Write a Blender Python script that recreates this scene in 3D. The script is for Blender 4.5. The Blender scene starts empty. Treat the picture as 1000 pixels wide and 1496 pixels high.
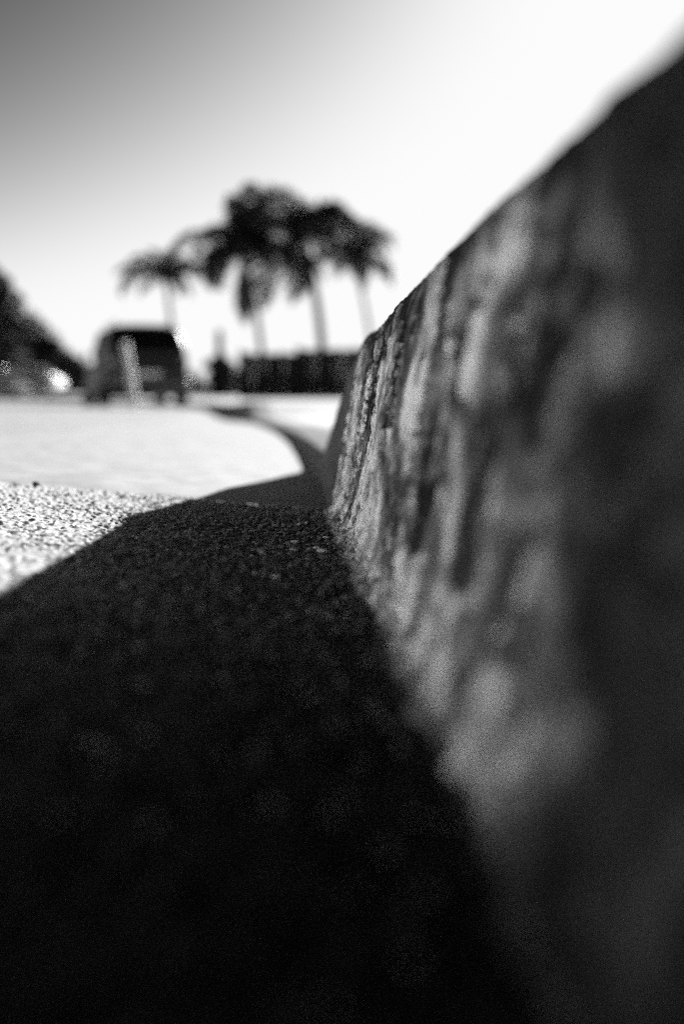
import bpy, math, random
import numpy as np
from mathutils import Vector, Matrix

R = math.radians
random.seed(7)
rng = np.random.default_rng(7)
scene = bpy.context.scene
C = scene.collection

# ---------------------------------------------------------------- camera
cam_d = bpy.data.cameras.new('camera')
cam = bpy.data.objects.new('camera', cam_d); C.objects.link(cam)
cam.location = (0, 0, 0.085)
cam.rotation_euler = (R(90 - 3.97), 0, R(-2.48))
cam_d.sensor_fit = 'VERTICAL'; cam_d.sensor_height = 36; cam_d.lens = 50
cam_d.clip_start = 0.005; cam_d.clip_end = 6000
cam_d.dof.use_dof = True; cam_d.dof.focus_distance = 0.92; cam_d.dof.aperture_fstop = 4.8
cam_d.dof.aperture_blades = 0
scene.camera = cam

# ---------------------------------------------------------------- sky and sun
SUN = Vector((1.33, 2.1, 1.0)).normalized()
ELEV = math.asin(SUN.z); AZ = math.atan2(SUN.x, SUN.y)
world = bpy.data.worlds.new('World'); scene.world = world; world.use_nodes = True
nt = world.node_tree; nt.nodes.clear()
sky = nt.nodes.new('ShaderNodeTexSky'); sky.sky_type = 'NISHITA'; sky.sun_disc = False
sky.sun_elevation = ELEV; sky.sun_rotation = AZ
sky.dust_density = 0.85; sky.air_density = 1.0; sky.ozone_density = 1.0
sep = nt.nodes.new('ShaderNodeSeparateColor')          # red filtered black and white film
def mth(op, a, b=None):
    n = nt.nodes.new('ShaderNodeMath'); n.operation = op
    for i, v in enumerate((a, b)):
        if v is None: continue
        if isinstance(v, (int, float)): n.inputs[i].default_value = v
        else: nt.links.new(v, n.inputs[i])
    return n.outputs[0]
nt.links.new(sky.outputs[0], sep.inputs[0])
# contrasty film: gamma, then a soft shoulder so that the glow round the sun does not run away
x_ = mth('MULTIPLY', mth('POWER', mth('MULTIPLY', sep.outputs[0], 0.2), 4.0), 0.64)
film = mth('MULTIPLY', mth('SUBTRACT', 1.0, mth('POWER', 2.71828, mth('MULTIPLY', x_, -1.0))), 3.95)
bg = nt.nodes.new('ShaderNodeBackground'); bg.inputs[1].default_value = 0.05
wo = nt.nodes.new('ShaderNodeOutputWorld')
nt.links.new(film, bg.inputs[0])
nt.links.new(bg.outputs[0], wo.inputs[0])
sl = bpy.data.lights.new('sun', 'SUN'); sl.energy = 5.0; sl.angle = R(0.53); sl.color = (1, 1, 1)
so = bpy.data.objects.new('sun', sl); C.objects.link(so)
so.rotation_euler = SUN.to_track_quat('Z', 'Y').to_euler(); so.location = (20, 25, 13)
vs = scene.view_settings
vs.view_transform = 'Standard'; vs.look = 'None'; vs.exposure = 2.3; vs.gamma = 1; vs.use_curve_mapping = False
scene.cycles.max_bounces = 6
scene.cycles.use_denoising = False                 # the sampling noise stands in for the grain of the film
scene.cycles.sample_clamp_indirect = 1.0; scene.cycles.sample_clamp_direct = 3.0

# ---------------------------------------------------------------- numpy noise
def _h(i, j, k):
    n = (i.astype(np.int64) * 374761393 + j.astype(np.int64) * 668265263 + k * 1274126177) & 0x7fffffff
    n = ((n ^ (n >> 13)) * 1274126177) & 0x7fffffff
    return ((n ^ (n >> 16)) & 0xffff) / 65535.0
def vnoise(x, y, k=0):
    xi = np.floor(x); yi = np.floor(y); fx = x - xi; fy = y - yi
    fx = fx*fx*fx*(fx*(fx*6-15)+10); fy = fy*fy*fy*(fy*(fy*6-15)+10)
    a = _h(xi, yi, k); b = _h(xi+1, yi, k); c = _h(xi, yi+1, k); d = _h(xi+1, yi+1, k)
    return (a*(1-fx)+b*fx)*(1-fy) + (c*(1-fx)+d*fx)*fy
def fbm(x, y, k=0, o=4, g=0.5):
    s = 0; a = 1; t = 0
    for i in range(o):
        s = s + a*vnoise(x*2**i + 17.3*i, y*2**i - 9.1*i, k+i); t += a; a *= g
    return s/t
def cells(x, y, k=0):
    """distance to the nearest jittered point and that point's random value"""
    xi = np.floor(x); yi = np.floor(y); best = np.full(x.shape, 9.0); val = np.zeros(x.shape)
    for dx in (-1, 0, 1):
        for dy in (-1, 0, 1):
            cx = xi+dx; cy = yi+dy
            d = np.hypot(cx + _h(cx, cy, k) - x, cy + _h(cx, cy, k+5) - y)
            m = d < best; best = np.where(m, d, best); val = np.where(m, _h(cx, cy, k+9), val)
    return best, val
def sstep(a, b, x):
    t = np.clip((x-a)/(b-a), 0, 1); return t*t*(3-2*t)

# ---------------------------------------------------------------- materials (black and white picture: all greys)
def mat(name, dark, light, scale=8.0, rough=0.8, bump=0.0, bscale=60.0, detail=6.0, attr=None, metallic=0.0, spec=0.5, stretch=(1,1,1), coat=0.0, lo=0.35, hi=0.65):
    m = bpy.data.materials.new(name); m.use_nodes = True
    t = m.node_tree; b = t.nodes['Principled BSDF']
    b.inputs['Roughness'].default_value = rough; b.inputs['Metallic'].default_value = metallic
    b.inputs['Specular IOR Level'].default_value = spec
    b.inputs['Coat Weight'].default_value = coat
    tc = t.nodes.new('ShaderNodeTexCoord'); mp = t.nodes.new('ShaderNodeMapping')
    mp.inputs['Scale'].default_value = stretch
    t.links.new(tc.outputs['Object'], mp.inputs[0])
    n = t.nodes.new('ShaderNodeTexNoise'); n.inputs['Scale'].default_value = scale; n.inputs['Detail'].default_value = detail
    n.inputs['Roughness'].default_value = 0.6
    t.links.new(mp.outputs[0], n.inputs['Vector'])
    cr = t.nodes.new('ShaderNodeValToRGB')
    cr.color_ramp.elements[0].position = lo; cr.color_ramp.elements[1].position = hi
    cr.color_ramp.elements[0].color = (dark,)*3+(1,); cr.color_ramp.elements[1].color = (light,)*3+(1,)
    t.links.new(n.outputs[0], cr.inputs[0])
    col = cr.outputs[0]
    if attr:                               # albedo from a mesh attribute, mottled by the noise
        at_ = t.nodes.new('ShaderNodeAttribute'); at_.attribute_name = attr
        mx = t.nodes.new('ShaderNodeMix'); mx.data_type = 'RGBA'; mx.blend_type = 'MULTIPLY'; mx.inputs[0].default_value = 1
        t.links.new(at_.outputs['Color'], mx.inputs[6]); t.links.new(col, mx.inputs[7]); col = mx.outputs[2]
    t.links.new(col, b.inputs['Base Color'])
    if bump:
        n2 = t.nodes.new('ShaderNodeTexNoise'); n2.inputs['Scale'].default_value = bscale; n2.inputs['Detail'].default_value = 5
        t.links.new(tc.outputs['Object'], n2.inputs['Vector'])
        bm = t.nodes.new('ShaderNodeBump'); bm.inputs['Strength'].default_value = bump; bm.inputs['Distance'].default_value = 0.3/bscale
        t.links.new(n2.outputs[0], bm.inputs['Height']); t.links.new(bm.outputs[0], b.inputs['Normal'])
    return m

M = dict(
    kerb=mat('kerb_concrete', 0.6, 1.1, 90, 0.95, 0.6, 500, attr='tone', spec=0.04),
    paint=mat('old_kerb_paint', 0.7, 1.2, 120, 0.9, 0.5, 600, attr='tone', spec=0.06),
    slab=mat('worn_gutter_concrete', 0.45, 1.6, 520, 0.85, 0.3, 700, attr='tone', spec=0.05),
    gutter=mat('gutter_concrete', 0.085, 0.18, 30, 0.8, 0.4, 300, spec=0.2),
    apron=mat('driveway_concrete', 0.2, 0.27, 8, 0.8, 0.3, 120),
    road=mat('asphalt', 0.08, 0.21, 14, 0.6, 0.6, 220),
    ground=mat('dry_ground', 0.12, 0.2, 3, 0.9, 0.4, 20),
    grit=mat('grit', 0.05, 0.28, 40, 0.8, 0, spec=0.4),
    pebble=mat('pale_crumb', 0.45, 0.7, 200, 0.7, 0.3, 500),
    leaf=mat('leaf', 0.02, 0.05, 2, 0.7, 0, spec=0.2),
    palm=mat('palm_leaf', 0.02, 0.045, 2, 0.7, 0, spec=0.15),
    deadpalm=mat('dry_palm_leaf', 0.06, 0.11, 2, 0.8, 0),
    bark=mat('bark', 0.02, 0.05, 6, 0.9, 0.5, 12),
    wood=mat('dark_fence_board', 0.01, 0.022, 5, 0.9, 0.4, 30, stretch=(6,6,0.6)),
    post=mat('pale_post', 0.5, 0.7, 6, 0.7, 0.2, 30),
    car=mat('black_car_paint', 0.008, 0.012, 2, 0.4, 0), silver=mat('pale_car_paint', 0.55, 0.65, 2, 0.4, 0),
    glass=mat('car_glass', 0.004, 0.006, 2, 0.06, 0),
    trim=mat('car_trim', 0.015, 0.03, 8, 0.6, 0),
    bumper=mat('grey_bumper', 0.05, 0.065, 4, 0.35, 0),
    chrome=mat('chrome', 0.7, 0.75, 4, 0.22, 0, metallic=1.0),
    tyre=mat('tyre', 0.012, 0.02, 20, 0.85, 0.3, 60),
    lamp=mat('lamp_lens', 0.04, 0.06, 4, 0.15, 0),
)

# ---------------------------------------------------------------- mesh helpers
def link(name, verts, faces, m, parent=None, smooth=False, tone=None):
    me = bpy.data.meshes.new(name)
    if isinstance(verts, np.ndarray):
        faces = np.asarray(faces, dtype=np.int32)
        nv, nf, k = len(verts), len(faces), faces.shape[1]
        me.vertices.add(nv); me.vertices.foreach_set('co', verts.astype(np.float32).ravel())
        me.loops.add(nf*k); me.loops.foreach_set('vertex_index', faces.ravel())
        me.polygons.add(nf); me.polygons.foreach_set('loop_start', np.arange(0, nf*k, k, dtype=np.int32))
        me.update(calc_edges=True); me.validate()
    else:
        me.from_pydata(verts, [], faces)
    if tone is not None:
        a = me.attributes.new('tone', 'FLOAT_COLOR', 'POINT')
        col = np.ones((len(me.vertices), 4), dtype=np.float32); col[:, :3] = np.asarray(tone).ravel()[:, None]
        a.data.foreach_set('color', col.ravel())
    if smooth: me.polygons.foreach_set('use_smooth', np.ones(len(me.polygons), dtype=bool))
    me.materials.append(m)
    o = bpy.data.objects.new(name, me); C.objects.link(o); o.parent = parent
    return o
def tag(o, label=None, cat=None, group=None, kind=None):
    if label: o['label'] = label
    if cat: o['category'] = cat
    if group: o['group'] = group
    if kind: o['kind'] = kind
    return o
def empty(name, loc=(0,0,0), rz=0):
    o = bpy.data.objects.new(name, None); C.objects.link(o); o.location = loc; o.rotation_euler = (0,0,rz); return o
def gridfaces(nr, nc, flip=False):
    i = np.arange(nr-1)[:, None]*nc + np.arange(nc-1)[None, :]
    f = np.stack([i, i+1, i+nc+1, i+nc], -1).reshape(-1, 4)
    return f[:, ::-1] if flip else f
def box(x0, x1, y0, y1, z0, z1):
    v = [(x,y,z) for x in (x0,x1) for y in (y0,y1) for z in (z0,z1)]
    f = [(0,1,3,2),(4,6,7,5),(0,4,5,1),(2,3,7,6),(0,2,6,4),(1,5,7,3)]
    return v, f
def bev(o, w, seg=2):
    b = o.modifiers.new('bevel', 'BEVEL'); b.width = w; b.segments = seg; b.limit_method = 'ANGLE'
    return o

# ---------------------------------------------------------------- lie of the land
CAMZ, FPX, VX, HY = 0.085, 2078.0, 410.0, 604.0
XK0 = 0.0454
def grade(y):
    y = np.asarray(y, float); t = np.maximum(y-3, 0)
    return np.where(t < 60, 0.00018*t*t, 0.648 + 0.0216*np.minimum(t-60, 60) + 0.004*np.maximum(t-120, 0))
def xk(y):
    y = np.asarray(y, float)
    a = 0.0037*np.clip(y-2, 0, 8.1)**2 + 0.06*np.maximum(y-10.1, 0)
    t = np.maximum(y-28, 0)
    return XK0 - a - np.where(t < 45, 0.006*t*t, 12.15 + 0.54*(t-45))
Y1 = 1.257
def ktop(y):                                    # height of the kerb: full, ramp down to the driveway, up again
    y = np.asarray(y, float)
    down = sstep(Y1-0.02, 2.12, y)*0.55 + 0.45*np.clip((y-Y1)/(2.04-Y1), 0, 1); up = np.clip((y-10.4)/0.8, 0, 1)
    return 0.164 - 0.134*np.clip(down, 0, 1) + 0.134*up
def cross(u):                                   # road height against distance from the kerb
    u = np.asarray(u, float)
    return np.where(u < 0.48, u/12, 0.04 + 0.02*np.minimum(u-0.48, 4.0) - 0.02*np.clip(u-4.48, 0, 5.0))
def at(px, py, y):
    return (px-VX)/FPX*y, y, CAMZ + (HY-py)/FPX*y

# ---------------------------------------------------------------- road, gutters, driveway, verge
def sheet(name, us, ys, zfun, m, label, cat=None, kind='structure', flip=False):
    us = np.asarray(us, float); ys = np.asarray(ys, float)
    U, Y = np.meshgrid(us, ys); X = xk(Y) - U; Z = zfun(U, Y) + grade(Y)
    o = link(name, np.stack([X, Y, Z], -1).reshape(-1, 3), gridfaces(len(ys), len(us), not flip), m, smooth=True)
    return tag(o, label, cat, kind=kind)
ylong = np.concatenate([np.arange(-6, 1, 0.5), np.arange(1, 14, 0.25), np.arange(14, 130, 1.5), np.geomspace(130, 2600, 24)])
sheet('road', np.concatenate([[0.482], np.arange(0.6, 9.6, 0.3)]), ylong, lambda u, y: cross(u)+0.004, M['road'], 'sunlit pale asphalt street curving away to the left')
sheet('ground', np.concatenate([np.arange(9.3, 30, 1.5), np.geomspace(30, 1800, 20)]), ylong, lambda u, y: 0.06+0.01*np.minimum(u-9.3, 40)+0*y, M['ground'], 'dry ground across the street')
def rightz(u, y):                               # behind the kerb: apron rising from the lip
    a = -u; f = np.clip((a-0.17)/1.6, 0, 1); k = ktop(y)
    return k + 0.0025 + f*(0.175-k)*(1)
sheet('driveway', -np.concatenate([np.linspace(1.77, 0.175, 14)]), np.arange(1.6, 12.01, 0.1), rightz, M['apron'], 'sunlit concrete driveway apron beyond the dropped kerb')
sheet('pavement', -np.linspace(1.77, 0.175, 10), np.arange(-4, 1.61, 0.2), rightz, M['apron'], 'concrete pavement behind the tall kerb')
sheet('pavement', -np.linspace(1.77, 0.175, 10), np.concatenate([np.arange(12.0, 90, 1.0)]), rightz, M['apron'], 'concrete pavement past the driveway')
sheet('yard', -np.concatenate([np.geomspace(1500, 20, 20), np.arange(18, 1.7, -0.9), [1.772]]), ylong, rightz, M['apron'], 'pale open yard in front of the fence')
sheet('ground', np.array([-2.0, 0.0]), np.array([90.0, 200, 500, 1500, 2600]), lambda u, y: 0.1+0*u, M['ground'], 'far dry ground')
# gutter past the joint, in slabs
ycuts = [Y1+0.004, 4.3, 7.3, 10.3, 13.3, 16.3, 22, 30, 60, 90]
gut = tag(empty('gutter', (0, 0, 0)), 'smooth concrete gutter strip running past the driveway', kind='structure')
for a, b in zip(ycuts[:-1], ycuts[1:]):
    us = np.linspace(-0.05, 0.478, 24); ys = np.linspace(a, b-0.006, max(6, int((b-a)*12)))
    U, Y = np.meshgrid(us, ys)
    Z = cross(np.maximum(U, 0)) + 0.0030 + grade(Y) + 0.0015*(fbm(U*9, Y*9, 3)-0.5)
    Z[0] -= 0.004; 
    o = link('gutter_slab', np.stack([xk(Y)-U, Y, Z], -1).reshape(-1, 3), gridfaces(len(ys), len(us), True), M['gutter'], gut, smooth=True)

# near gutter slab: worn, pitted, with its own relief
def near_slab():
    def patch(x0, x1, nx, ys):
        xs = np.linspace(x0, x1, nx)
        X, Y = np.meshgrid(xs, ys)
        base = (XK0-X)/12
        d1, v1 = cells(X*280, Y*190, 11); d2, v2 = cells(X*560, Y*340, 23)
        stone = np.clip(1.25-d1*1.7, 0, 0.55)/0.55
        pits = sstep(0.60, 0.72, fbm(X*190, Y*120, 31, 3))
        wav = fbm(X*7, Y*5, 41, 3)-0.5
        Z = base + 0.0013*stone*sstep(0.35, 1.0, v1) + 0.0005*np.clip(1-d2*1.6, 0, 1)*v2 - 0.0012*pits + 0.004*wav
        shade_mask = sstep(-0.135, 0.01, X + 0.09*(fbm(X*9, Y*4, 43, 4)-0.5))            # kerb shadow deepened in the tone, with a noisy border
        sunny = (0.15+0.16*v2)*(0.8+0.35*v1)*(1-0.35*pits)  # lighter tone for the sunlit strip, brightness put into the colour
        shade_tone = (0.016+0.12*v2*v2)*(0.4+1.2*v1)*(1-0.5*pits)
        t = (sunny*(1-shade_mask) + shade_tone*shade_mask)*(0.6 + 0.8*fbm(X*5, Y*3.3, 61, 4))
        near_dark = sstep(0.80, 0.32, Y + 0.36*(fbm(X*6, Y*5, 66, 4)-0.5))               # vignette darkening near the camera, put into the tone
        t *= 1-0.85*near_dark
        bare = (v2 > 0.93)*(1-near_dark)*0.10; t = t + bare
        toe = sstep(0.034, 0.043, X + 0.010*(fbm(X*60, Y*24, 71, 4)-0.5))
        toe = toe*sstep(0.13, 0.33, Y)
        Z += 0.004*toe*fbm(X*90, Y*45, 52, 3)
        t = t*(1-toe) + (0.22+0.55*fbm(X*120, Y*70, 75, 4))*toe*(0.6+0.4*sstep(0.3,0.6,Y))
        return np.stack([X, Y, Z], -1).reshape(-1, 3), np.clip(t, 0.008, 0.7), gridfaces(len(ys), nx)
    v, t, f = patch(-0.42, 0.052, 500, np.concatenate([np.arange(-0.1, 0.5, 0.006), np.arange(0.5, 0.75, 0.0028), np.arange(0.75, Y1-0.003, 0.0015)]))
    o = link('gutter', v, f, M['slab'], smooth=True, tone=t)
    tag(o, 'rough worn gutter slab in the kerb shadow nearest the camera', kind='structure')
    return o
near_slab()
sheet('gutter', np.array([0.47, 0.476, 0.482]), np.linspace(-0.1, Y1, 30), lambda u, y: cross(u)-0.001, M['gutter'], 'edge strip of the near gutter slab')

# ---------------------------------------------------------------- kerb
def bez(a, b, c, n):
    t = np.linspace(0, 1, n)[:, None]; a, b, c = map(np.array, (a, b, c))
    return (1-t)**2*a + 2*t*(1-t)*b + t*t*c
def kerb_profile(n1, n2, n3):
    """cross-section at full height as (offset from the kerb line, height)"""
    toe = bez((-0.012, -0.002), (0.0005, 0.0), (0.0045, 0.018), n1)
    face = np.linspace((0.0045, 0.018), (0.0225, 0.131), n2)[1:]
    top = bez((0.0225, 0.131), (0.0262, 0.1630), (0.042, 0.1640), n3)[1:]
    flat = np.array([(0.07, 0.1645), (0.11, 0.165), (0.176, 0.1655), (0.177, 0.02)])
    return np.concatenate([toe, face, top, flat])
def near_kerb():
    prof = kerb_profile(40, 230, 44)
    arc = np.concatenate([[0], np.cumsum(np.hypot(*np.diff(prof, axis=0).T))])
    tan = np.gradient(prof, axis=0); tan /= np.linalg.norm(tan, axis=1)[:, None]
    nor = np.stack([-tan[:, 1], tan[:, 0]], -1)              # outward: to the road and up
    s = np.concatenate([np.arange(-0.35, 0.30, 0.008), np.arange(0.30, 0.70, 0.004), np.arange(0.70, Y1-0.0035, 0.0024), [Y1-0.0035, Y1-0.0025]])
    S, A = np.meshgrid(s, arc, indexing='ij')
    PX = np.broadcast_to(prof[:, 0], S.shape); PZ = np.broadcast_to(prof[:, 1], S.shape)
    NX = np.broadcast_to(nor[:, 0], S.shape); NZ = np.broadcast_to(nor[:, 1], S.shape)
    hz = PZ/0.15
    face = sstep(0.02, 0.12, hz)
    # relief of the concrete
    d1, v1 = cells(S*70, A*140, 3)
    rough = 0.0012*(fbm(S*45, A*60, 5, 4)-0.5) + 0.0007*np.clip(1-d1*1.4, 0, 1)
    big = (0.006*(fbm(S*4.5, A*7, 9, 3)-0.5) + 0.004*(fbm(S*11, A*14, 12, 2)-0.5))*(1-0.7*sstep(0.75, 1.0, hz))
    toe = 1-sstep(0.06, 0.2, hz)
    crumb = toe*0.0045*(fbm(S*40, A*150, 15, 3)-0.35)
    # torn remains of pale paint: tall streaks near the joint, loose blotches nearer the camera
    fa_ = sstep(0.40, 0.72, S + 0.2*(fbm(S*5, A*12, 19, 2)-0.5))
    warp = 0.05*(fbm(S*9, A*20, 21, 3)-0.5)
    pf = 0.46*fbm((S+warp)*17, A*15+fbm(S*20, A*20, 27, 2), 33, 4, 0.6) + 0.32*fbm((S+warp)*58, A*75, 37, 4, 0.65) + 0.22*fbm(S*120, A*300, 38, 3, 0.7)
    pn = 0.60*fbm(S*24+9, A*34, 35, 4, 0.55) + 0.40*fbm(S*56, A*75, 39, 4, 0.6)
    p = pf*fa_ + pn*(1-fa_)
    th = 0.505 + 0.022*(1-fa_) + 0.10*sstep(0.86, 1.04, hz) + 0.06*sstep(0.16, 0.04, hz)
    pm = p - th
    # grime under it
    grime = fbm(S*8+3, A*20, 45, 4); streak = 0.6*fbm(S*40, A*14, 49, 4, 0.6) + 0.4*fbm(S*70, A*110, 50, 4, 0.65); blot = fbm(S*16, A*30, 47, 4, 0.6)
    mix = streak*fa_ + blot*(1-fa_); mix = 0.5 + 1.5*(mix-0.5)
    t = 0.022 + 0.38*sstep(0.36, 0.70, grime)*sstep(0.25, 0.75, mix) + 0.07*sstep(0.45, 0.7, mix)
    t = t*(1-0.55*sstep(0.60, 1.0, hz + 0.5*(grime-0.5)))
    low = sstep(0.50, 0.12, hz + 0.50*(fbm(S*11, A*18, 55, 4)-0.5))
    t = t*(1-low) + low*np.clip(0.46 + 2.0*(fbm(S*24, A*36, 57, 4)-0.5) + 0.5*(fbm(S*110, A*160, 58, 3)-0.5), 0.05, 0.8)
    crack = fbm((S+warp)*38+4, A*9+2.2*fbm(S*30, A*60, 59, 3), 61, 3, 0.5)
    crack = sstep(0.040, 0.012, np.abs(crack-0.5))*sstep(0.06, 0.2, hz)*sstep(0.4, 0.7, S)*sstep(1.16, 1.06, S)*sstep(0.40, 0.55, fbm(S*6, A*9, 64, 2))
    # dark runs with rounded lower ends
    runs = 0*t
    t *= 0.5 + 0.85*sstep(0.36, 0.64, 0.55*fbm(S*32+8, A*46, 135, 3)+0.45*fbm(S*80, A*140, 137, 3))
    for s0, w, z0, z1, k in ((0.425, 0.036, 0.030, 0.092, 0.9), (0.555, 0.034, 0.029, 0.075, 0.8), (0.70, 0.02, 0.05, 0.11, 0.5), (0.335, 0.02, 0.075, 0.115, 0.6), (0.93, 0.03, 0.05, 0.12, 0.6)):
        zz = np.clip(PZ, z0+0.006, 1); dd = np.hypot((S-s0-0.02*(fbm(S*0, A*30, 77, 2)-0.5))/w, (PZ-zz)/0.006)
        runs = np.maximum(runs, k*sstep(1.05, 0.65, dd)*(1-sstep(z1-0.01, z1+0.03, PZ)))
    t *= (1-runs)*(1-0.85*crack)
    nearfade = sstep(0.34, 0.205, S - 0.07*sstep(0.55, 0.95, hz) + 0.18*(fbm(S*7, A*16, 83, 3)-0.5))     # vignette falloff towards the camera, painted into the kerb tone
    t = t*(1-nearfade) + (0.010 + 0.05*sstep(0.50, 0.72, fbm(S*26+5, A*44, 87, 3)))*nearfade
    t = np.clip(t, 0.012, 0.8)
    rim = sstep(-0.035, -0.008, pm)*sstep(0.012, 0.0, pm)*fa_; t = t*(1-0.75*rim)*(1-fa_*0.45*sstep(0.5, 0.62, fbm(S*90, A*330, 117, 3))*sstep(0.1, 0.25, hz)); t = np.clip(t, 0.015, 0.8)  # dark rim round flakes stands in for edge shadow and caught grime
    D = rough*1.0 + big*face + crumb - 0.0012*crack - 0.0008*(1-np.clip(pm/0.02+1, 0, 1))*face
    D[:, -4:] *= 0.2
    X = XK0 + PX + NX*D; Z = (PZ + NZ*D)*(1-0.055*sstep(0.55, 1.25, S))
    # eroded arris at the joint
    e = sstep(Y1-0.012, Y1, S); X = X + e*0.004*fbm(S*30, A*40, 91, 2); Z = Z + 0.003*(fbm(S*3.1, S*0, 95, 3)-0.5)*sstep(0.6, 1, hz)
    V = np.stack([X, S, Z], -1)
    nr, nc = S.shape
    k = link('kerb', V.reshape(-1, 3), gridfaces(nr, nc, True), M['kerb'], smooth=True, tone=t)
    tag(k, 'tall weathered concrete kerb face streaked with peeling paint, running towards the camera', 'kerb', kind='thing')
    # end face at the joint
    ring = V[-1]; base = np.array([[XK0+0.177, s[-1], -0.02], [XK0-0.012, s[-1], -0.02]])
    link('joint_face', [tuple(q) for q in np.concatenate([ring, base])], [tuple(range(nc+2))], M['gutter'], k)
    # the paint coat as its own thin skin with torn edges
    fa = gridfaces(nr, nc, True); keep = (pm.ravel()[fa] > 0).any(1) & (hz.ravel()[fa] < 1.01).all(1) & (hz.ravel()[fa] > 0.03).all(1)
    fa = fa[keep]
    off = (0.0002 + 0.0013*sstep(0, 0.03, pm)) - 0.0009*sstep(0.0, -0.01, pm)
    off = np.where(pm > 0, off, -0.0007)
    PV = V.copy(); PV[..., 0] += NX*off; PV[..., 2] += NZ*off
    pt = 0.42 + 0.95*fbm(S*30, A*22, 101, 4)*sstep(0.0, 0.05, pm) + 0.30*(fbm(S*120, A*160, 103, 3)-0.5)
    mott = 0.42 + 0.95*sstep(0.36, 0.64, 0.55*fbm(S*30, A*42, 131, 3)+0.45*fbm(S*75, A*130, 133, 3))
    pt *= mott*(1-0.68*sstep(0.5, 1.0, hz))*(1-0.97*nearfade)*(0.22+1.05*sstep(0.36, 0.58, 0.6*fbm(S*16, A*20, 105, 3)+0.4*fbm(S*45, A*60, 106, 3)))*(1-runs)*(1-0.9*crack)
    pt = np.clip(pt, 0.025, 0.8).ravel(); PVr = PV.reshape(-1, 3)
    # split into flakes that hang together
    nv = nr*nc; lab = np.arange(nv)
    while True:
        mn_ = lab[fa].min(1); new = lab.copy(); np.minimum.at(new, fa.ravel(), np.repeat(mn_, 4)); new = new[new]
        if (new == lab).all(): break
        lab = new
    fl = lab[fa[:, 0]]; ids, cnt = np.unique(fl, return_counts=True)
    order = ids[np.argsort(-cnt)]; big_ids = [i for i in order[:60] if cnt[ids == i][0] > 60]
    for i in big_ids + [None]:
        ff = fa[fl == i] if i is not None else fa[~np.isin(fl, big_ids)]
        if not len(ff): continue
        used, inv = np.unique(ff.ravel(), return_inverse=True)
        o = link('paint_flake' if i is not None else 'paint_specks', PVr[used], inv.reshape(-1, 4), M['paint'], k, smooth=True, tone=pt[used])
        if i is None: o['kind'] = 'stuff'
near_kerb()

def far_kerb(ya, yb, dy, label, t0, cap=False):
    prof = kerb_profile(8, 26, 10)
    ys = np.append(np.arange(ya, yb, dy), yb)
    S, A = np.meshgrid(ys, prof[:, 1], indexing='ij')
    k = ktop(S)/0.164
    k = np.where(ys[:, None] < 1.6, k*0.965, k)
    PX = np.broadcast_to(prof[:, 0], S.shape); D = 0.0025*(fbm(S*14, A*60, 7, 4)-0.5)
    Z = np.where(A > 0, A*k, A) + grade(S); X = xk(S) + PX*(0.55+0.45*np.clip(k, 0, 1)) - D
    X[:, -4:] = xk(S)[:, -4:] + prof[-4:, 0]
    t = t0*(0.55 + 0.9*fbm(S*9, A*50, 8, 4))
    V = np.stack([X, S, Z], -1)
    o = link('kerb', V.reshape(-1, 3), gridfaces(*S.shape, True), M['kerb'], smooth=True, tone=np.clip(t, .02, .6))
    tag(o, label, 'kerb', kind='thing')
    n = len(prof); x0 = float(xk(ya))
    link('joint_face', [tuple(q) for q in V[0]] + [(x0+0.177, ya, -0.02), (x0-0.012, ya, -0.02)], [tuple(range(n+2))], M['gutter'], o)
far_kerb(Y1+0.003, 3.0, 0.02, 'dark kerb section ramping down to the driveway lip just past the joint', 0.10)
far_kerb(3.006, 10.2, 0.06, 'low kerb lip along the edge of the sunlit driveway', 0.11)
far_kerb(10.206, 90, 0.25, 'kerb rising to full height again on the far side of the driveway', 0.13)

# ---------------------------------------------------------------- grit and crumbs
def stone_mesh(r, seed):
    rr = random.Random(seed)
    g = (1+5**.5)/2
    v = [(-1,g,0),(1,g,0),(-1,-g,0),(1,-g,0),(0,-1,g),(0,1,g),(0,-1,-g),(0,1,-g),(g,0,-1),(g,0,1),(-g,0,-1),(-g,0,1)]
    f = [(0,11,5),(0,5,1),(0,1,7),(0,7,10),(0,10,11),(1,5,9),(5,11,4),(11,10,2),(10,7,6),(7,1,8),(3,9,4),(3,4,2),(3,2,6),(3,6,8),(3,8,9),(4,9,5),(2,4,11),(6,2,10),(8,6,7),(9,8,1)]
    sc = (rr.uniform(.8,1.4), rr.uniform(.7,1.2), rr.uniform(.5,.8))
    return [tuple(c*sc[i]*r/1.9*rr.uniform(.75,1.2) for i, c in enumerate(p)) for p in v], f
gv, gf = [], []
for i in range(1500):
    y = 0.10 + 1.14*rng.uniform(0, 1)**0.5; x = XK0 - abs(rng.normal(0.01, 0.11)); r = rng.uniform(0.0007, 0.0017)*(1.3 if rng.random() < .1 else 1)
    if x < -0.38 or x > 0.034: continue
    v, f = stone_mesh(r, i); n = len(gv)
    gv += [(a+x, b+y, c+(XK0-x)/12+0.0012+r*.3) for a, b, c in v]; gf += [tuple(q+n for q in t) for t in f]
tag(link('grit', gv, gf, M['grit']), 'fine grit scattered over the shaded gutter slab', kind='stuff')
for i, (px, py, r) in enumerate(((430,797,.0022),(470,812,.0030),(462,806,.0018),(448,768,.0017),(402,850,.0022),(427,808,.0016),(437,770,.0016),(476,790,.0018))):
    y = 1.0
    for _ in range(8):
        x = (px-VX)/FPX*y; zg = (XK0-x)/12; y = (CAMZ-zg)*FPX/(py-HY)
    v, f = stone_mesh(r, 900+i)
    o = link('pebble', v, f, M['pebble']); o.location = (x, y, zg+0.0012+r*.4)
    tag(o, 'small pale crumb of grit lying in the shaded gutter beside the kerb joint', 'pebble', 'pale crumbs in the gutter')

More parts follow.
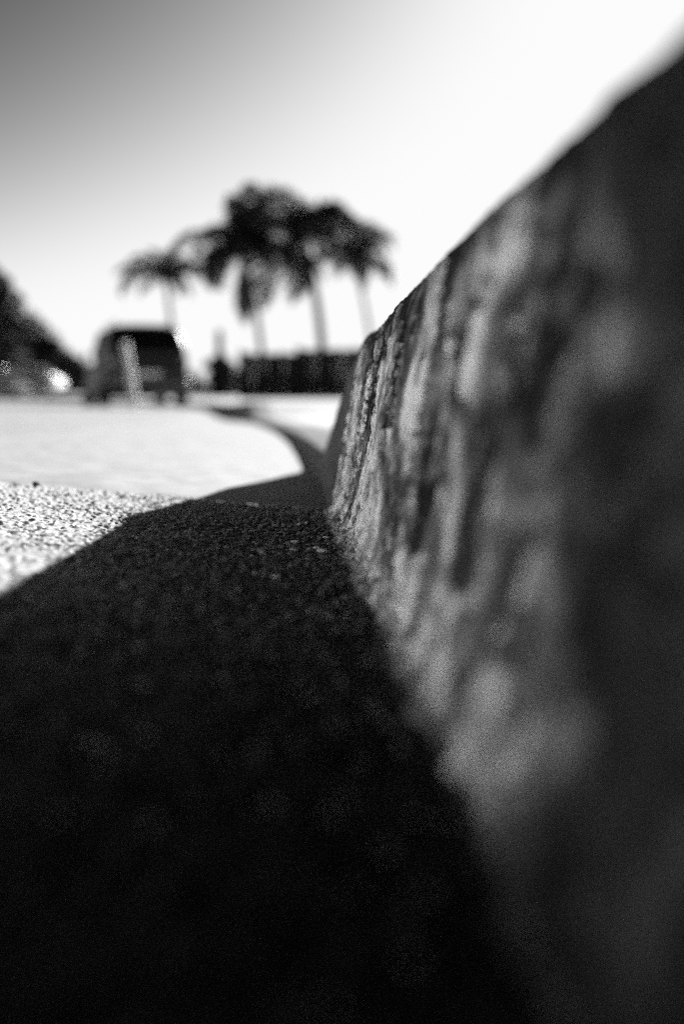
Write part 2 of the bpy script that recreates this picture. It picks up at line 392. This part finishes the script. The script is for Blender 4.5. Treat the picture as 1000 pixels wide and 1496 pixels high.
v, f = stone_mesh(0.0042, 955); o = link('pebble', v, f, M['bark']); o.location = (-0.208, 1.22, 0.0250)
tag(o, 'dark pebble on the sunlit edge of the gutter slab at left', 'pebble')

# ---------------------------------------------------------------- fence
FY = 53.0
x0, _, zb = at(352, 586, FY); ztop = at(0, 516, FY)[2]
fence = tag(empty('board_fence', (x0, FY, zb)), 'dark wooden board fence standing across the yard below the palms', 'fence')
nb = 34; bw = 0.235
bmesh_v, bmesh_f = box(0, bw-0.004, -0.012, 0.012, 0, 1.0)
bme = None
for i in range(nb):
    if bme is None:
        o = link('board', bmesh_v, bmesh_f, M['wood'], fence); bme = o.data
    else:
        o = bpy.data.objects.new('board', bme); C.objects.link(o); o.parent = fence
    h = (ztop-zb)*(1 + 0.012*math.sin(i*2.3)) + (0.14 if i > 8 else 0) - (0.02*(i % 3))
    o.location = (i*bw, -0.03-0.006*(i % 2), -0.25); o.scale = (1, 1, h+0.25); o.rotation_euler = (0, R(random.uniform(-.4,.4)), 0)
for i in range(0, nb+1, 9):
    bev(link('post', *box(i*bw-0.06, i*bw+0.06, 0.03, 0.15, -0.3, ztop-zb+(0.2 if i > 8 else 0.08)), M['wood'], fence), 0.01)
for h in (0.3, 1.45):
    link('rail', *box(0, nb*bw, -0.013, 0.028, h, h+0.09), M['wood'], fence)

# ---------------------------------------------------------------- added pale building, unseen at left; its sunlit wall bounces light onto the kerb
M['stucco'] = mat('reflector_pale_stucco', 0.62, 0.74, 3, 0.9, 0.3, 60); M['tile'] = mat('reflector_roof_tile', 0.12, 0.2, 8, 0.8, 0.4, 30)
HX = -12.6
reflector_house = tag(empty('reflector_house', (HX, 0, 0.12)), 'added pale stucco building out of view, reflecting sun onto the kerb', 'reflector_house')
link('reflector_wall', *box(-7, 0, -17, 15, -0.3, 6.4), M['stucco'], reflector_house)
v = [(-7.5,-17.5,6.4), (0.5,-17.5,6.4), (0.5,15.5,6.4), (-7.5,15.5,6.4), (-3.5,-13.5,8.3), (-3.5,11.5,8.3)]
link('reflector_roof', v, [(0,3,2,1), (0,1,4), (1,2,5,4), (2,3,5), (3,0,4,5)], M['tile'], reflector_house)
for y, zw in ((-14, 1.1), (-9.5, 1.1), (-5, 1.1), (4.5, 1.1), (9.5, 1.1), (-12, 4.1), (-5, 4.1), (4.5, 4.1), (9.5, 4.1)):
    wn = empty('reflector_window', (0, y, zw)); wn.parent = reflector_house
    link('reflector_pane', *box(0.0, 0.012, -.7, .7, 0, 1.3), M['glass'], wn)
    for q in (box(.001, .06, -.78, -.70, -.08, 1.38), box(.001, .06, .70, .78, -.08, 1.38), box(.001, .055, -.70, .70, 1.30, 1.38), box(.001, .055, -.70, .70, -.08, 0), box(.001, .05, -.03, .03, 0, 1.3)):
        link('reflector_frame', *q, M['stucco'], wn)
    link('reflector_sill', *box(.002, .14, -.85, .85, -.14, -.082), M['stucco'], wn)
dr = link('reflector_door', *box(.002, .05, -.5, .5, -0.1, 2.05), M['wood'], reflector_house); link('reflector_handle', *box(.052, .10, .36, .42, .95, 1.0), M['chrome'], dr)

# ---------------------------------------------------------------- leaning pale post
px0, _, z0 = at(203, 594, 29.0); px1, _, z1 = at(186, 502, 29.0)
pp = tag(empty('leaning_post', (px0, 29.0, z0)), 'pale post leaning to the left in front of the dark parked car', 'post')
v, f = box(-0.075, 0.075, -0.04, 0.04, -0.3, 1.0)
h = z1-z0; v = [(x + (z*(px1-px0) if z > 0 else 0), y, z*h if z > 0 else z) for x, y, z in v]
bev(link('shaft', v, f, M['post'], pp), 0.008)
v, f = box(-0.06+px1-px0, 0.06+px1-px0, -0.05, 0.05, h, h+0.03)
bev(link('cap', v, f, M['post'], pp), 0.008)

# ---------------------------------------------------------------- cars
def loft(rows, name, m, parent, bv=0.0, smooth=True):
    """rows: list of closed loops with the same count"""
    n = len(rows[0]); v = [p for r in rows for p in r]; f = []
    for i in range(len(rows)-1):
        for j in range(n):
            k = (j+1) % n; f.append((i*n+j, (i+1)*n+j, (i+1)*n+k, i*n+k))
    f.append(tuple(range(n))); f.append(tuple((len(rows)-1)*n+j for j in reversed(range(n))))
    o = link(name, v, f, m, parent)
    if smooth:
        s = o.modifiers.new('sub', 'SUBSURF'); s.levels = 2; s.render_levels = 2
        o.data.polygons.foreach_set('use_smooth', np.ones(len(o.data.polygons), dtype=bool))
    return o
def rrect(y, w, zb_, zt, wt=None, c=0.08):
    """loop in the x-z plane at y, chamfered"""
    wt = w if wt is None else wt
    return [(-w+c, y, zb_), (w-c, y, zb_), (w, y, zb_+c), (w, y, (zb_+zt)/2), (wt, y, zt-c), (wt-c, y, zt), (-wt+c, y, zt), (-wt, y, zt-c), (-w, y, (zb_+zt)/2), (-w, y, zb_+c)]
def wheel(parent, x, y, r, side):
    w = empty('wheel', (x, y, r)); w.parent = parent
    n = 28; prof = [(-.11, r*.62), (-.11, r*.93), (-.075, r), (.075, r), (.11, r*.93), (.11, r*.62)]
    V = []; F = []
    for i in range(n):
        a = 2*math.pi*i/n
        V += [(px*side, q*math.cos(a), q*math.sin(a)) for px, q in prof]
    k = len(prof)
    for i in range(n):
        for j in range(k-1):
            F.append((i*k+j, ((i+1) % n)*k+j, ((i+1) % n)*k+j+1, i*k+j+1))
    link('tyre', V, F, M['tyre'], w, smooth=True)
    V = [(.07*side, 0, 0)]; F = []
    for i in range(n):
        a = 2*math.pi*i/n; q = r*.64
        V += [((.10 if i % 4 < 2 else .085)*side, q*math.cos(a), q*math.sin(a)), (.055*side, q*.3*math.cos(a), q*.3*math.sin(a))]
    for i in range(n):
        j = (i+1) % n; F += [(1+2*i, 1+2*j, 2+2*j, 2+2*i), (0, 2+2*i, 2+2*j)]
    link('rim', V, F, M['chrome'], w)
def car(loc, rz, label, L, W, H, belt, hood, nose, cab0, cab1, group=None, tall=False, paint='car', bumper='bumper'):
    """rear of the car at y=0, front at y=L"""
    t = tag(empty('parked_car', loc, rz), label, 'car', group)
    w = W/2; gc = 0.24
    st = [(0.0, .86, .42, belt-.12), (0.06, .95, .30, belt-.02), (0.5, 1.0, gc, belt), (L*.3, 1.0, gc, belt), (cab1-.15, 1.0, gc, belt-.01), (cab1+.45, .98, gc, hood+.04), (L-.5, .95, gc, hood-.04), (L-.1, .88, .28, nose), (L, .78, .38, nose-.12)]
    loft([rrect(y, w*k, zb_, zt, w*k*.95, .09) for y, k, zb_, zt in st], 'body', M[paint], t)
    rows = [rrect(cab0, w*.90, belt-.1, belt+.03, w*.88, .05), rrect(cab0+(.16 if tall else .5), w*.90, belt-.1, H-.06, w*.74, .07), rrect(cab0+(.5 if tall else .9), w*.9, belt-.1, H, w*.74, .08),
            rrect((cab0+cab1)/2, w*.9, belt-.1, H+.01, w*.74, .08), rrect(cab1-.65, w*.9, belt-.1, H-.03, w*.72, .07), rrect(cab1+.15, w*.88, belt-.1, belt+.02, w*.85, .05)]
    loft(rows, 'cabin', M[paint], t)
    # glass, a little proud of the cabin
    def quad(name, a, m='glass', par=None):
        o = link(name, a, [(0, 1, 2, 3)], M[m], par or t); s = o.modifiers.new('solid', 'SOLIDIFY'); s.thickness = 0.02; s.offset = 1; return o
    r0 = cab0+(.03 if tall else .08); r1 = cab0+(.15 if tall else .47)
    quad('rear_window', [(-w*.74, r0-.015, belt+.08), (w*.74, r0-.015, belt+.08), (w*.62, r1-.03, H-.14), (-w*.62, r1-.03, H-.14)])
    quad('windscreen', [(w*.76, cab1+.10, belt+.06), (-w*.76, cab1+.10, belt+.06), (-w*.62, cab1-.56, H-.10), (w*.62, cab1-.56, H-.10)])
    for s in (-1, 1):
        ym = (cab0+cab1)/2 + .1
        for ya, yb, yc, yd in ((cab0+.35, ym-.04, ym-.04, cab0+(.42 if tall else .75)), (ym+.04, cab1-.18, cab1-.68, ym+.04)):
            a = [(s*w*.895, ya, belt+.05), (s*w*.895, yb, belt+.05), (s*w*.775, yc, H-.12), (s*w*.775, yd, H-.12)]
            quad('side_window', a if s > 0 else a[::-1])
        bev(link('mirror', *box(s*w*1.0-(.1 if s < 0 else -.0), s*w*1.0+(.1 if s > 0 else -.0) + (0 if s > 0 else 0), cab1-.25, cab1-.10, belt+.0, belt+.15), M['trim'], t), .03)
        bev(link('tail_lamp', *box(min(s*w*.70, s*w*.90), max(s*w*.70, s*w*.90), -.02, .12, belt-.26, belt-.06), M['lamp'], t), .02)
        bev(link('headlamp', *box(min(s*w*.45, s*w*.80), max(s*w*.45, s*w*.80), L-.13, L-.02, nose-.16, nose-.02), M['lamp'], t), .02)
        for yw in (.82, L-.85): wheel(t, s*(w-.10), yw, .35 if tall else .31, s)
        if tall: bev(link('roof_rail', *box(s*w*.62-.02, s*w*.62+.02, cab0+.5, cab1-.7, H+.01, H+.05), M['chrome'], t), .01)
        h = link('door_handle', *box(s*w*.985-.015, s*w*.985+.015, (cab0+cab1)/2-.1, (cab0+cab1)/2+.08, belt-.14, belt-.11), M['chrome'], t)
    loft([rrect(y, w*k, .40, .64, w*k, .06) for y, k in ((-.10, .80), (-.08, .93), (.10, 1.0), (.2, 1.0))], 'rear_bumper', M[bumper], t)
    loft([rrect(y, w*k, .32, .52, w*k, .06) for y, k in ((L+.04, .70), (L+.02, .84), (L-.15, .94), (L-.25, .94))], 'front_bumper', M[bumper], t)
    link('number_plate', *box(-.26, .26, -.125, -.105, .66 if tall else .48, .77 if tall else .59), M['post'], t)
    return t
cy = 30.6
cx, _, cz = at(219, 596, cy)
car((cx, cy, cz), R(14), 'black sport utility car parked at the kerb, seen from behind', 4.5, 1.9, 1.82, 1.12, 1.02, .92, .04, 3.15, tall=True)
for px, cy, rz, lab in ((36, 63.0, 72, 'pale low car half hidden under the big tree at left'), (90, 68.5, 74, 'pale low car parked by the round shrub left of the black car')):
    cx, _, _ = at(px, 0, cy); u_ = float(xk(cy))-cx
    cz = float(grade(cy)) + (float(cross(u_))+.004 if u_ > 0 else 0.175)
    car((cx, cy, cz), R(rz), lab, 4.4, 1.78, 1.42, .92, .86, .74, .25, 3.2, group='low cars parked round the bend', bumper='chrome', paint='silver')

# ---------------------------------------------------------------- foliage
def tube(pts, rad, n=8):
    V = []; F = []
    for i, p in enumerate(pts):
        d = (Vector(pts[min(i+1, len(pts)-1)])-Vector(pts[max(i-1, 0)])).normalized()
        a = d.orthogonal().normalized(); b = d.cross(a)
        for j in range(n):
            q = 2*math.pi*j/n; V.append(tuple(Vector(p)+rad[i]*(math.cos(q)*a+math.sin(q)*b)))
    for i in range(len(pts)-1):
        for j in range(n):
            k = (j+1) % n; F.append((i*n+j, i*n+k, (i+1)*n+k, (i+1)*n+j))
    return V, F
def leaves(clumps, per, size, rg):
    """leaf sized diamonds scattered through ellipsoid clumps"""
    V = []
    for (cx, cy, cz, rx, ry, rz_) in clumps:
        d = rg.normal(size=(per, 3)); d /= np.linalg.norm(d, axis=1)[:, None]
        r = rg.uniform(0.25, 1.08, (per, 1))**0.6
        V.append(np.array([cx, cy, cz]) + d*r*np.array([rx, ry, rz_]))
    P = np.concatenate(V); n = len(P)
    a = rg.normal(size=(n, 3)); a /= np.linalg.norm(a, axis=1)[:, None]
    b = np.cross(a, rg.normal(size=(n, 3))); b /= np.linalg.norm(b, axis=1)[:, None]
    s = size*rg.uniform(.6, 1.4, (n, 1))
    Q = np.stack([P+a*s, P+b*s*.45, P-a*s, P-b*s*.45], 1).reshape(-1, 3)
    return Q, np.arange(4*n).reshape(-1, 4)
def tree(name, base, h, clumps, per, size, label, cat, seed, group=None, tr=0.16, stems=5):
    rg = np.random.default_rng(seed); rr = random.Random(seed)
    t = tag(empty(name, base), label, cat, group)
    top = (rr.uniform(-.2, .2), rr.uniform(-.2, .2), h*.5)
    v, f = tube([(0,0,-.3), (.03,.02,h*.2), (top[0]*.6, top[1]*.6, h*.36), top], [tr*1.25, tr, tr*.85, tr*.6])
    link('trunk', v, f, M['bark'], t, smooth=True)
    for i in range(stems):
        c = clumps[(i*len(clumps))//stems]
        p0 = Vector((top[0]*.6, top[1]*.6, h*(.3+.03*i))); p1 = Vector(c[:3]); mid = (p0+p1)/2+Vector((0,0,.12*h))
        v, f = tube([tuple(p0), tuple(mid), tuple(p1)], [tr*.5, tr*.3, tr*.1], 6); link('limb', v, f, M['bark'], t, smooth=True)
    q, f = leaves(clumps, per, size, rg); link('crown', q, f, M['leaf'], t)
    return t
def blob(seed, c, rad, n, cr):
    rr = random.Random(seed); out = []
    while len(out) < n:
        d = Vector((rr.uniform(-1,1), rr.uniform(-1,1), rr.uniform(-1,1)))
        if d.length > 1: continue
        k = cr*rr.uniform(.6, 1.25); out.append((c[0]+d.x*rad[0], c[1]+d.y*rad[1], c[2]+d.z*rad[2], k, k, k*.85))
    return out
# big tree at the left edge, its lower neighbour, shrubs
def tree_at(name, px, pybase, y, rx, pycen, rzpx, ncl, cr, per, size, label, cat, seed, group=None, tr=.16):
    x, _, zb_ = at(px, pybase, y); k = y/FPX
    cz_ = (pybase-pycen)*k
    cl = blob(seed, (0, 0, cz_), (rx*k, rx*k, rzpx*k), ncl, cr)
    return tree(name, (x, y, zb_), cz_+rzpx*k, cl, per, size, label, cat, seed, group, tr)
tree_at('tree', -42, 586, 78, 84, 478, 84, 80, 1.0, 420, .15, 'tall dark tree cut off by the left edge', 'tree', 1, tr=.3)
tree_at('tree', 50, 586, 84, 44, 526, 40, 48, 1.0, 460, .15, 'lower dark round tree beside the tall one at left', 'tree', 2, tr=.2)
tree_at('shrub', 100, 588, 80, 22, 550, 24, 24, .65, 420, .12, 'round dark shrub at the right end of the left trees', 'shrub', 3, tr=.1)
tree_at('shrub', 282, 588, 70, 14, 566, 14, 12, .5, 220, .09, 'pale loose shrub just right of the black car', 'shrub', 4, tr=.08)
tree_at('shrub', 348, 587, 66, 9, 562, 14, 12, .45, 300, .09, 'small dark shrub at the left end of the fence', 'shrub', 8, tr=.07)
# slender conifer
x, y, z = at(322, 588, 62); k = 62/FPX
cl = []
for i in range(26):
    w_ = .56+.12*math.sin(i*1.1) if i < 14 else max(.08, .5*(1-(i-13)/5))
    cl.append((rng.uniform(-.25, .25)*w_, rng.uniform(-.25, .25)*w_, .25+i*.105, w_, w_, .24))
t = tag(empty('conifer', (x, y, z)), 'small dark conifer with a thin tip between the car and the fence', 'conifer')
v, f = tube([(0,0,-.2), (0,0,1.5), (0,0,2.95)], [.09, .05, .01]); link('trunk', v, f, M['bark'], t, smooth=True)
q, f = leaves(cl, 520, .08, np.random.default_rng(5)); link('crown', q, f, M['leaf'], t)
# far line of trees closing the horizon
cl = []
for i in range(150):
    x = -60 + i*.82 + rng.uniform(-.5, .5); hh = rng.uniform(2.2, 4.6)*(1+.25*math.sin(i*.35)); cl.append((x, 190+rng.uniform(-4, 4), float(grade(190))+hh*.5-1.0, 1.3, 1.3, hh*.55))
q, f = leaves(cl, 300, .22, np.random.default_rng(6))
tag(link('far_trees', q, f, M['leaf']), 'low dark line of far-off trees along the horizon', kind='stuff')

# palms
def frond_mesh(L, droop, seed, dead=False):
    rr = random.Random(seed); n = 26; pts = []; rad = []
    el = R(62 if not dead else -35); p = Vector((0, 0, 0)); a = el
    for i in range(n+1):
        pts.append(p.copy()); rad.append(.028*(1-i/n)+.004)
        p = p + Vector((math.cos(a), 0, math.sin(a)))*(L/n)
        a -= droop/n*(.4+1.3*i/n) if not dead else .02
    V, F = tube([tuple(q) for q in pts], rad, 5)
    for i in range(3, n+1):
        d = (pts[min(i+1, n)]-pts[i-1]).normalized(); up = Vector((0, 1, 0)).cross(d).normalized()
        for s in (-1, 1):
            for q in range(4):
                l = L*.21*math.sin(math.pi*(.12+.84*i/n))*rr.uniform(.7, 1.15)
                o = pts[i]+d*rr.uniform(-.5, .5)*L/n
                dirn = (Vector((0, s, 0))*rr.uniform(.5, 1)+d*rr.uniform(.25, .6)+up*rr.uniform(-.55, .5)).normalized()
                m = o+dirn*l*.55; e = o+dirn*l-Vector((0,0,l*rr.uniform(.15, .55)))
                w = d*.038; k = len(V)
                V += [tuple(o-w*.6), tuple(o+w*.6), tuple(m+w), tuple(m-w), tuple(e)]
                F += [(k, k+1, k+2, k+3), (k+3, k+2, k+4)]
    return V, F
fm = [(2.9, 2.1), (3.4, 2.7), (2.7, 3.4), (3.3, 1.6)]
FR = []
for i, (L, dr) in enumerate(fm):
    v, f = frond_mesh(L, dr, 50+i); me = bpy.data.meshes.new('frond'); me.from_pydata(v, [], f); me.materials.append(M['palm']); FR.append(me)
v, f = frond_mesh(1.9, 1, 60, True); DEAD = bpy.data.meshes.new('dead_frond'); DEAD.from_pydata(v, [], f); DEAD.materials.append(M['deadpalm'])
def palm(px_c, py_c, px_b, y, rpx, nf, label, seed, skirt=0, tilt=0, tr=.16):
    rr = random.Random(seed); k = y/FPX
    xb, _, zb_ = at(px_b, 586, y); xc, _, zc = at(px_c, py_c, y)
    t = tag(empty('palm_tree', (xb, y, zb_)), label, 'palm tree', 'palms behind the fence')
    H = zc-zb_; dx = xc-xb; n = 24
    pts = [(dx*(i/n)**2.2, 0, -.3+(H+.3)*i/n) for i in range(n+1)]
    v, f = tube(pts, [tr*(1-.25*i/n)*(1+.05*(i % 2)) for i in range(n+1)], 10); link('trunk', v, f, M['bark'], t, smooth=True)
    v, f = tube([(dx, 0, H-.3), (dx, 0, H+.15), (dx, 0, H+.55)], [.16, .20, .04], 10); link('crown_shaft', v, f, M['palm'], t, smooth=True)
    sc = rpx*k/2.35
    for i in range(nf):
        me = FR[rr.randrange(4)]; o = bpy.data.objects.new('frond', me); C.objects.link(o); o.parent = t
        az = 2*math.pi*(i*0.381966) + rr.uniform(-.3, .3); pitch = (i/nf-.38)*1.45 + rr.uniform(-.12, .12)
        o.location = (dx, 0, H+.2); o.scale = (sc*rr.uniform(.68, 1.34),)*3
        o.rotation_euler = (Matrix.Rotation(tilt, 4, 'Y') @ Matrix.Rotation(az, 4, 'Z') @ Matrix.Rotation(pitch, 4, 'Y')).to_euler()
    for i in range(skirt):
        o = bpy.data.objects.new('dead_frond', DEAD); C.objects.link(o); o.parent = t
        o.location = (dx, 0, H-.15); o.rotation_euler = (0, R(rr.uniform(25, 48)), rr.uniform(0, 6.28)); o.scale = (sc*rr.uniform(.7, 1.2),)*3
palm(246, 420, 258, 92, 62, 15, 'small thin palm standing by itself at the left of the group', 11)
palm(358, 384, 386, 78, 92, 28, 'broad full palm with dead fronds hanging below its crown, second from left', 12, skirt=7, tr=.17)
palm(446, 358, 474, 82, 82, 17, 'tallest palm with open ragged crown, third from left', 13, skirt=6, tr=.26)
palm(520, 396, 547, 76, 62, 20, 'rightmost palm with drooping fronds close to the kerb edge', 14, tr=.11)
